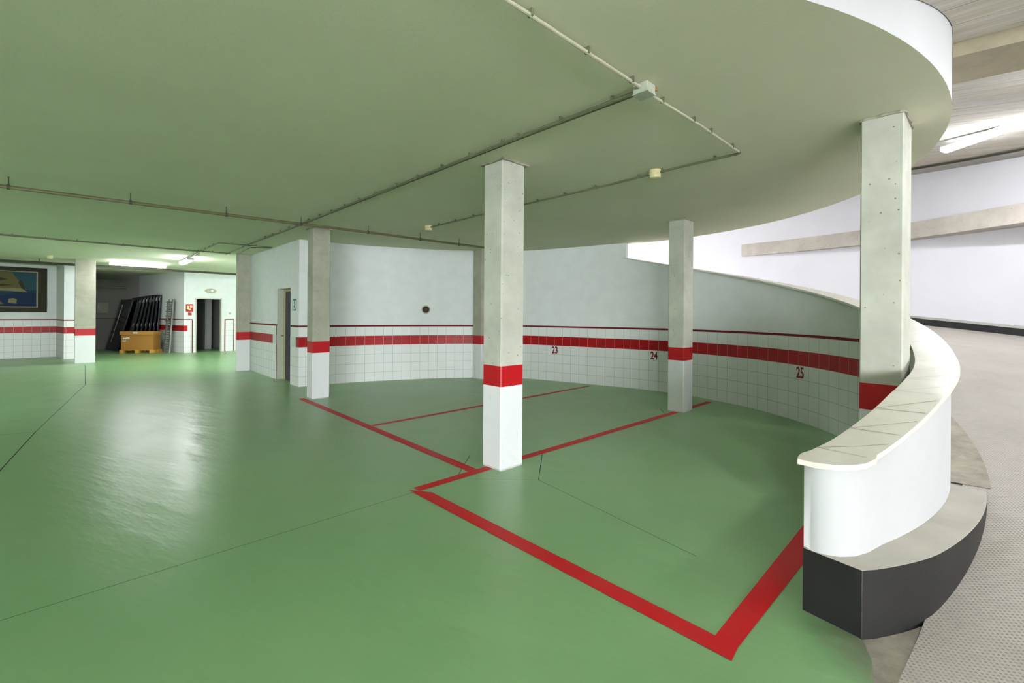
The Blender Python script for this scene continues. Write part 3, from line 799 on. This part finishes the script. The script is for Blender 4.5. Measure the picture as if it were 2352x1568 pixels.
# ================================================================= WALL VENT, SIGNS
p, nrm = ray_wall(978, bk); p = Vector((p.x, p.y, 1.59))
r = root('round_vent', p, 'small round rusty vent in the back wall above the tiles', 'vent')
b = MB(); b.lathe(p + nrm * .001, [(.098, 0), (.098, .004), (.08, .007)], axis=nrm); ch(b, 'rim', M['ventr'], r)
b = MB(); b.lathe(p + nrm * .008, [(.073, 0), (.073, .012), (.06, .014)], axis=nrm); ch(b, 'grille', M['ventd'], r)
b = MB(); b.lathe(p + nrm * .0225, [(.035, 0), (.03, .008)], axis=nrm, seg=12); b.box(p + nrm * .0225 + Vector((0, 0, -.06)) , nrm * .004, nrm.cross(Vector((0, 0, 1))) * .006, (0, 0, .12)); ch(b, 'hub', M['ventb'], r)
# green exit sign right of the doorway
e0 = along(.24); r = root('exit_sign', e0 + Vector((0, 0, 1.66)), 'small green and white exit sign beside the navy door', 'sign')
b = MB(); wallbox(b, K0, U, nL, .14, .37, 1.54, 1.78, .006); ch(b, 'plate', M['sign_g'], r)
b = MB()
for (t0, t1, z0, z1) in ((.16, .225, 1.57, 1.75), (.275, .33, 1.70, 1.745), (.26, .345, 1.645, 1.69), (.29, .335, 1.60, 1.65), (.25, .30, 1.56, 1.60)): wallbox(b, K0, U, nL, t0, t1, z0, z1, .002, base=.0072)
ch(b, 'running_figure', M['sign_w'], r)
# red fire sign on far wall
q = F0 + V * .15; r = root('fire_sign', q + Vector((0, 0, 1.6)), 'small red fire alarm sign left of the far doorway', 'sign')
b = MB(); wallbox(b, F0, V, nF, .05, .28, 1.51, 1.79, .006); ch(b, 'plate', M['red'], r)
b = MB(); wallbox(b, F0, V, nF, .08, .15, 1.60, 1.73, .002, base=.0075); wallbox(b, F0, V, nF, .17, .25, 1.66, 1.74, .002, base=.0075); wallbox(b, F0, V, nF, .13, .20, 1.56, 1.62, .002, base=.0075); ch(b, 'pictogram', M['sign_y'], r)
b = MB(); b.box(F0 + V * .12 + nF * .001 + Vector((0, 0, 1.38)), V * .1, nF * .05, (0, 0, .1)); tag(b.build('call_point', M['red'], bevel=.006), 'small red alarm push box under the fire sign', 'alarm button')
# emergency light above far doorway
q = F0 + V * .82 + Vector((0, 0, 2.30)); r = root('emergency_light', q, 'oval emergency light glowing above the far doorway', 'lamp')
b = MB(); b.lathe(q + nF * .001, [(.09, 0), (.09, .03), (.08, .04)], axis=nF, sx=2.1, seg=28); ch(b, 'housing', M['cream'], r)
b = MB(); b.lathe(q + nF * .042, [(.075, 0), (.06, .03), (.02, .045)], axis=nF, sx=2.1, seg=28); ch(b, 'cover', M['box_p'], r)
b = MB(); b.lathe(q + nF * .088 + V * .03, [(.028, 0), (.02, .012)], axis=nF, seg=14); ch(b, 'bulb', M['glow'], r)
b = MB(); b.box(F0 + V * 1.42 + nF * .001 + Vector((0, 0, 1.42)), V * .06, nF * .03, (0, 0, .08)); tag(b.build('light_switch', M['box_p'], bevel=.004), 'small grey switch right of the far doorway', 'switch')

# ================================================================= PAINTING
pd = -V; pn = nF    # along the wall (leftwards), normal to hall
def pb(mb, t0, t1, z0, z1, th, base, m=None): wallbox(mb, PW0, pd, pn, t0, t1, z0, z1, th, m, base)
T0, T1, Z0, Z1 = .22, 2.15, 1.46, 2.88
r = root('framed_painting', PW0 + pd * 1.2 + Vector((0, 0, 1.46)), 'large framed painting of an ochre island and blue sea', 'painting')
b = MB(); fwd = .20
pb(b, T0, T1, Z0, Z0 + fwd * .75, .05, .001); pb(b, T0, T1, Z1 - fwd * .6, Z1, .05, .001); pb(b, T0, T0 + fwd, Z0 + .15, Z1 - .12, .05, .001); pb(b, T1 - fwd, T1, Z0 + .15, Z1 - .12, .05, .001)
ch(b, 'frame', M['frame'], r, bevel=.008)
b = MB(); a0, a1, c0_, c1_ = T0 + fwd, T1 - fwd, Z0 + .15, Z1 - .12
for (t0, t1, z0, z1) in ((a0, a1, c0_, c0_ + .03), (a0, a1, c1_ - .03, c1_), (a0, a0 + .035, c0_ + .03, c1_ - .03), (a1 - .035, a1, c0_ + .03, c1_ - .03)): pb(b, t0, t1, z0, z1, .035, .001)
ch(b, 'fillet', M['gold'], r)
b = MB(); i0, i1, j0, j1 = a0 + .035, a1 - .035, c0_ + .03, c1_ - .03
pb(b, i0, i1, j0, j1, .015, .001, M['sea'])
def patch(pts, m, k):
    b.face([PW0 + pd * (i0 + (i1 - i0) * x) + pn * (.0165 + .0012 * k) + Vector((0, 0, j0 + (j1 - j0) * y)) for x, y in pts], m)
patch([(0, .42), (0, 1), (1, 1), (1, .42)], M['sea_l'], 0)
patch([(.0, .42), (.0, .48), (1, .46), (1, .3), (.5, .3), (.3, .38)], M['sea_m'], .5)
patch([(.13, .42), (.2, .5), (.245, .72), (.29, .80), (.36, .98), (1, 1), (1, .46), (.4, .44)], M['land'], 1)
patch([(.13, .42), (.2, .5), (.27, .53), (1, .52), (1, .46), (.4, .44)], M['land_l'], 2)
patch([(.17, .47), (.20, .68), (.24, .78), (.27, .70), (.24, .58)], M['land_d'], 3)
patch([(.42, .78), (.62, .86), (.85, .82), (.9, .72), (.6, .70)], M['land_d'], 3)
patch([(.34, .62), (.7, .66), (.95, .63), (.95, .59), (.5, .58)], M['land_d'], 3)
patch([(.30, .08), (.29, .2), (.34, .24), (.41, .22), (.42, .1)], M['land_l'], 1)
patch([(.48, .06), (.55, .18), (.62, .38), (.8, .42), (.98, .34), (.98, .05)], M['land'], 1)
patch([(.52, .07), (.58, .20), (.64, .34), (.66, .1)], M['land_l'], 2)
patch([(.66, .12), (.68, .24), (.74, .26), (.78, .12)], M['land_d'], 3)
ch(b, 'canvas', None, r, merge=False)

# ================================================================= PIPES AND CONDUITS
def hangers(mb, a, c, ts, z):
    for t in ts:
        p = a.lerp(c, t); mb.box(p + Vector((-.004, -.004, 0)), (.008, 0, 0), (0, .008, 0), (0, 0, H - p.z))
A = Vector((-9.2, 1.9, 2.86)); Z = Vector((-.55, 9.42, 2.865))
pts = [A, Vector((-5.608, 4.98, 2.86)), Vector((-4.004, 6.369, 2.86)), Vector((-2.436, 7.68, 2.86)), Vector((-.95, 9.02, 2.86)), Vector((-.30, 9.60, 2.862))]
r = root('steel_pipe', (-3.2, 7.0, 2.86), 'long olive steel pipe hung under the ceiling across the hall', 'pipe')
b = MB(); b.tube(pts, .021, seg=10); ch(b, 'tube', M['pipe'], r, smooth=True)
for q in [(-5.56, 5.02), (-4.768, 5.68), (-4.004, 6.369), (-3.25, 7.0), (-2.436, 7.68), (-1.69, 8.35), (-1.05, 8.93)]:
    b = MB(); p = Vector((q[0], q[1], 2.86)); b.tube([p + Vector((0, 0, .02)), Vector((p.x, p.y, H))], .006, seg=6)
    b.tube([p - V * .014, p + V * .014], .028, seg=10); ch(b, 'hanger', M['clip'], r)
r = root('steel_pipe', (-11.8, 14.5, 2.86), 'dark pipe under the ceiling in front of the storage bay', 'pipe')
b = MB(); b.tube([Vector((-16.2, 10.05, 2.86)), Vector((-13.9, 12.33, 2.86)), Vector((-9.3, 16.75, 2.86)), Vector((-8.0, 18.0, 2.86))], .035, seg=8); ch(b, 'tube', M['clip'], r)
for t in (.1, .35, .6, .85):
    b = MB(); p = Vector((-16.2, 10.05, 2.86)).lerp(Vector((-8.0, 18.0, 2.86)), t); b.tube([p, Vector((p.x, p.y, H))], .01, seg=6); ch(b, 'hanger', M['clip'], r)
def conduit(label, pts, r_=.011, mat='conduit', n=None, clips=True, gap=.45, z=2.945):
    pts = [Vector((p[0], p[1], z)) for p in pts]
    mid = pts[len(pts) // 2]; r = root('conduit', mid, label, 'conduit')
    b = MB(); b.tube(pts, r_, seg=8); ch(b, 'tube', M[mat], r, smooth=True)
    if clips:
        k = 0; d = 0
        for a, c in zip(pts, pts[1:]):
            L = (c - a).length; t = gap * .5 if k == 0 else 0; s_ = gap * .4
            if L < .15: continue
            while s_ < L:
                p = a.lerp(c, s_ / L); dd = (c - a).normalized()
                bb = MB(); w = dd.cross(Vector((0, 0, 1))); bb.box(p - dd * .007 - w * (r_ + .005) + Vector((0, 0, -r_ * .6)), dd * .014, w * 2 * (r_ + .005), (0, 0, H - p.z + r_ * .6)); ch(bb, 'clip', M['conduit_d'], r)
                s_ += gap; k += 1
                if k > 18: break
    return r
def bend(p, q, r_, n=5):   # points rounding the corner q between directions p->q->r
    p, q, r_ = map(Vector, (p, q, r_)); a = q + (p - q).normalized() * .05; c = q + (r_ - q).normalized() * .05
    return [((1 - t) ** 2 * a + 2 * t * (1 - t) * q + t * t * c) for t in [i / n for i in range(n + 1)]]
JB = Vector((.84, 2.93, 0))
conduit('pale twin conduit running from the top of the photo to the junction box', [(-1.2, .95), (-.05, 2.085), (.80, 2.89)], .010)
conduit('pale conduit from the junction box to the bend near the curved edge', [(.88, 2.975), (1.434, 3.48), (2.00, 4.03)], .009)
B1 = [tuple(x) for x in bend((1.434, 3.48, 0), (2.035, 4.06, 0), (1.627, 4.46, 0))]
conduit('conduit from the bend past the nearer detector to the farther detector', B1 + [(1.627, 4.458), (1.45, 4.66), (1.077, 5.073), (.157, 6.005), (-1.37, 7.62)], .0115, 'conduit_d')
conduit('twin conduit running from the junction box towards the white corner wall', [(.80, 2.96), (.04, 3.73), (-1.54, 5.40), (-3.411, 7.385), (-5.57, 9.64), (-7.15, 11.37)], .011, 'conduit_d')
conduit('second line beside the twin conduit from the junction box', [(.83, 2.985), (.067, 3.757), (-1.513, 5.427), (-3.384, 7.412), (-5.54, 9.65)], .006, 'conduit_d', clips=False)
conduit('dark conduit crossing the far ceiling above the lamps', [(-12.5, 6.0), (-9.718, 8.60), (-8.563, 9.74), (-7.353, 10.85), (-6.95, 11.22)], .013, 'conduit_d')
conduit('thin conduit parallel to the dark one crossing the far ceiling', [(-12.6, 6.15), (-9.80, 8.72), (-8.64, 9.85), (-7.43, 10.96)], .008, 'conduit_d', clips=False)
conduit('short conduit from the far lamp turning towards the corner wall', [(-8.45, 12.0), (-7.80, 11.25), (-6.25, 9.62)] + [tuple(x) for x in bend((-6.8, 10.2, 0), (-6.12, 9.50, 0), (-5.31, 10.14, 0))] + [(-5.34, 10.12)], .013, 'conduit_d')
conduit('short conduit loop close to the corner wall ceiling', [(-6.828, 11.28), (-5.83, 10.15), (-5.40, 10.20)], .011, 'conduit_d', clips=False)
# junction box with rusty clips
r = root('junction_box', (JB.x, JB.y, H), 'small grey square junction box with rusty mount where the conduits meet', 'junction box')
b = MB(); b.box(JB + Vector((0, 0, H - .062)) - U * .052 - V * .052, U * .104, V * .104, (0, 0, .06)); ch(b, 'body', M['box_p'], r, bevel=.006)
b = MB(); b.box(JB + Vector((0, 0, H - .069)) - U * .055 - V * .055, U * .110, V * .110, (0, 0, .008)); ch(b, 'lid', M['box_p'], r, bevel=.003)
b = MB(); b.box(JB + Vector((0, 0, H - .03)) + V * .054 - U * .05, V * .022, U * .018, (0, 0, .028)); b.box(JB + Vector((0, 0, H - .026)) + V * .054 - U * .02, V * .016, U * .014, (0, 0, .024)); ch(b, 'rusty_bracket', M['rust'], r)
def detector(p, label, s=1.0):
    r = root('smoke_detector', (p[0], p[1], H), label, 'smoke detector')
    b = MB(); b.lathe((p[0], p[1], H - .045 * s), [(.056 * s, 0), (.062 * s, .008), (.062 * s, .0449 * s)], seg=28); ch(b, 'base', M['cream'], r, smooth=True)
    b = MB(); b.lathe((p[0], p[1], H - .088 * s), [(.034 * s, 0), (.052 * s, .009 * s), (.057 * s, .022 * s), (.055 * s, .0425 * s)], seg=28); ch(b, 'head', M['cream'], r, smooth=True)
detector((1.455, 4.655), 'yellowed round smoke detector nearer to the curved slab edge')
detector((-1.41, 7.66), 'yellowed round smoke detector at the far conduit end')
detector((-12.3, 12.1), 'tiny pale detector on the ceiling near the painting', 1.1)
detector((-7.86, 11.38), 'tiny pale detector on the conduit beside the far lamp', .7)

# ================================================================= LAMPS
def lamp(p, d, L, label, mat, drop=.0, w=.11, z=H, group=None):
    d = Vector(d).normalized(); s = d.cross(Vector((0, 0, 1))); p = Vector((p[0], p[1], z - drop))
    r = root('fluorescent_lamp', p, label, 'lamp', group)
    b = MB(); b.box(p - d * L / 2 - s * w * .42 + Vector((0, 0, -.045)), d * L, s * w * .84, (0, 0, .044)); ch(b, 'housing', M['fixture'], r, bevel=.006)
    b = MB(); n = 8; ring = []
    for e in (-1, 1):
        q = []
        for k in range(n + 1):
            a = math.pi * k / n; q.append(p + d * (e * L / 2 * .985) + s * (math.cos(a) * w * .5) + Vector((0, 0, -.047 - math.sin(a) * .05)))
        ring.append(q)
    for k in range(n): b.face([ring[0][k], ring[0][k + 1], ring[1][k + 1], ring[1][k]])
    b.face(ring[0]); b.face(ring[1]); b.face([ring[0][0], ring[0][n], ring[1][n], ring[1][0]])
    ch(b, 'diffuser', mat, r)
    for e in (-1, 1):
        b = MB(); b.box(p + d * e * (L / 2 + .004) - s * w * .48 - d * .006 + Vector((0, 0, -.07)), d * .012, s * w * .96, (0, 0, .068)); ch(b, 'end_cap', M['fixture'], r)
        if drop:
            b = MB(); b.tube([p + d * e * L * .35, p + d * e * L * .35 + Vector((0, 0, drop))], .006, seg=6); ch(b, 'rod', M['fixture'], r)
    return r
lamp((-11.2, 13.65), V, 1.32, 'long glowing fluorescent lamp in front of the storage bay', M['lamp_far'], w=.16, drop=.025)
lamp((-8.95, 12.5), -U, 1.30, 'shorter looking glowing lamp seen end-on right of the long one', M['lamp_far'], w=.16, drop=.04)
rz_ = ceil_z(3)
lamp((6.98, 6.55), (.08, -1, 0), 1.5, 'bright fluorescent lamp on the ramp ceiling at the right edge', M['lamp_ramp'], w=.17, z=rz_)
# unseen lamps added outside the frame to brighten hall, bays and ramp
for q in ((.1, .7), (-1.6, -1.4)): lamp(q, V, 1.32, 'unseen ceiling lamp added to brighten the columns and bays', M['fill_near'], w=.16, drop=.30, group='unseen near ceiling lamps')
lamp((-9.2, 5.6), V, 1.32, 'unseen ceiling lamp added on the left to brighten the doorway wall', M['fill_left'], w=.16, drop=.12)
for q, d in (((-7.5, 1.2), V), ((-11.5, 6.2), V), ((-4.5, -4.0), V), ((-12, 0), V), ((-16.5, 8.0), V)):
    lamp(q, d, 1.32, 'unseen ceiling lamp added to brighten the hall', M['fill_hall'], w=.16, drop=.30 if q[0] > -10 else 0, group='unseen garage ceiling lamps')
for th, lm in ((-50, 'fill_low'), (-21, 'fill_mid'), (66, 'lamp_up')):  # low and mid added to brighten the bays; up accounts for the bright ramp end
    lamp(pol(5.8, th)[:2], (-math.sin(math.radians(th)), math.cos(math.radians(th)), 0), 1.3, 'unseen ramp ceiling lamp added for light', M[lm], w=.17, z=ceil_z(th), group='unseen ramp lamps')

# ================================================================= STORAGE BAY
wd = sw.normalized(); wn = Vector((-.539, -.843, 0)).normalized()     # along side wall, away from it
def panel(s0, wid, base, topo, hgt, label, glass=False, tabs=True, group='black panels leaning in the storage bay'):
    """leaning panel: base offset from wall, top offset"""
    bot = F0 + wd * s0 + wn * base; lean = (wn * (topo - base) + Vector((0, 0, math.sqrt(hgt ** 2 - (topo - base) ** 2)))).normalized()
    nrm = wd.cross(lean).normalized()
    if nrm.dot(wn) < 0: nrm = -nrm
    r = root('door_panel', bot, label, 'door panel', group)
    b = MB(); th = .045
    b.box(bot + Vector((0, 0, .03)) + wd * .06 - nrm * th * .4, wd * (wid - .12), nrm * th * .7, lean * (hgt - .06)); ch(b, 'leaf', M['black_gloss'], r)
    b = MB(); q = bot + Vector((0, 0, .005)) - nrm * th * .5
    b.box(q, wd * .07, nrm * th, lean * hgt); b.box(q + wd * (wid - .07), wd * .07, nrm * th, lean * hgt); b.box(q + wd * .07, wd * (wid - .14), nrm * th, lean * .07); b.box(q + wd * .07 + lean * (hgt - .07), wd * (wid - .14), nrm * th, lean * .07)
    ch(b, 'frame', M['black_edge'], r, bevel=.006)
    if tabs:
        for zz in (.95, hgt - .22):
            b = MB(); b.box(q + wd * .02 + nrm * (th + .001) + lean * zz, wd * .035, nrm * .01, lean * .12); ch(b, 'pale_tab', M['chrome'], r)
    if glass:
        b = MB(); b.box(bot + wd * (wid - .30) + nrm * (th * .4) + lean * .3, wd * .03, nrm * .01, lean * (hgt - .5)); ch(b, 'bright_edge_strip', M['chrome'], r)
    return r
panel(2.88, 1.12, 1.06, .58, 2.02, 'black glossy panel leaning farthest left in the big stack', glass=True, tabs=False)
for i in range(7):
    names = ['frontmost', 'second', 'third', 'fourth', 'fifth', 'sixth', 'rearmost']
    panel(1.78 + .10 * (6 - i), .90, .92 - .12 * i, .46 - .066 * i, 2.08 + .012 * i, 'dark panel with pale tabs, %s of the tight stack behind the carton' % names[i])
# dark panel near the column
b = MB(); q = Vector((-16.55, 17.0, 0)); r = root('door_panel', q, 'tall black panel standing just right of the pale column', 'door panel', 'black panels leaning in the storage bay')
b.box(q, (.50, .20, 0), (-.1, .12, 0), (-.28, -.12, 2.0)); b.box(q + Vector((.35, 0, 0)), (.45, .2, 0), (-.1, .12, 0), (-.45, -.1, .95)); ch(b, 'leaf', M['black_gloss'], r, bevel=.006)
# ladder
r = root('ladder', F0 + wd * 1.35 + wn * .35, 'folded aluminium ladder leaning on the side wall', 'ladder')
base = F0 + wd * .42 + wn * .20; lean = (wn * -.12 + Vector((0, 0, 1.93))).normalized(); ld = (wd * .8 + wn * .05).normalized(); hh = 1.96; nr_ = ld.cross(lean).normalized()
if nr_.dot(wn) < 0: nr_ = -nr_
for k in range(4):
    b = MB(); b.box(base + Vector((0, 0, .006)) + ld * (k * .165 + .01) + nr_ * (.0 if k % 2 else .06), ld * .032, nr_ * .05, lean * hh); ch(b, 'rail', M['alu'], r, bevel=.003)
for k in range(11):
    b = MB(); z = .14 + k * .172; b.tube([base + ld * .03 + lean * z + nr_ * .085, base + ld * .51 + lean * z + nr_ * .085], .018, seg=8); b.tube([base + ld * .19 + lean * (z + .08) + nr_ * .025, base + ld * .51 + lean * (z + .08) + nr_ * .025], .018, seg=8); ch(b, 'rung', M['alu'], r)
b = MB(); b.box(base + lean * 1.90 + ld * .05 + nr_ * .112, ld * .16, nr_ * .006, lean * .05); b.box(base + lean * 1.90 + ld * .30 + nr_ * .112, ld * .16, nr_ * .006, lean * .05); ch(b, 'white_label', M['paper'], r)
# carton on pallet
c0 = Vector((-14.10, 16.36, 0)); fx = Vector((1.08, .13, 0)).normalized(); fy = Vector((-fx.y, fx.x, 0)); 
r = root('carton', c0 + fx * .55 + fy * .4 + Vector((0, 0, .125)), 'large orange-brown cardboard carton on the pallet', 'carton')
b = MB(); b.box(c0 + fx * .03 + fy * .03 + Vector((0, 0, .125)), fx * 1.06, fy * .44, (0, 0, .56)); ch(b, 'body', M['carton'], r, bevel=.006)
b = MB(); b.box(c0 + fx * .005 + fy * .005 + Vector((0, 0, .655)), fx * 1.11, fy * .49, (0, 0, .13)); ch(b, 'lid', M['carton_l'], r, bevel=.006)
for (x, z, w, h) in ((.07, .51, .12, .045), (.17, .53, .12, .045), (.06, .42, .11, .045), (.42, .71, .15, .05)):
    b = MB(); b.box(c0 + fx * (x + .03) - fy * (.0 if z > .65 else -.025) + Vector((0, 0, z)) - fy * .001, fx * w, -fy * .003, (0, 0, h)); ch(b, 'paper_label', M['paper'], r)
r = root('pallet', c0 + fx * .55 + fy * .4, 'yellow wooden pallet under the cardboard carton', 'pallet')
b = MB(); b.box(c0 + Vector((0, 0, .10)), fx * 1.13, fy * .50, (0, 0, .022)); ch(b, 'deck', M['pallet'], r, bevel=.003)
for x in (0, .50, .99):
    for y in (0, .19, .38):
        b = MB(); b.box(c0 + fx * x + fy * y + Vector((0, 0, .006)), fx * .14, fy * .12, (0, 0, .094)); ch(b, 'block', M['pallet'], r, bevel=.003)
# long box on the back wall and a pale carton behind
b = MB(); b.box(R0 - V * .42 + nF * .002 + Vector((0, 0, 2.50)), -V * 1.6, nF * .18, (0, 0, .26)); b.box(R0 - V * .40 + nF * .002 + Vector((0, 0, 2.44)), -V * 1.64, nF * .2, (0, 0, .055))
tag(b.build('duct_box', M['grey_wall'], bevel=.01), 'long grey duct box high on the storage bay back wall', 'duct')
b = MB(); b.box(R0 - V * .95 + nF * .002 + Vector((0, 0, 1.42)), -V * .35, nF * .08, (0, 0, .42)); tag(b.build('wall_cabinet', M['concrete'], bevel=.006), 'small pale box on the storage bay back wall left of the stacked panels', 'box')
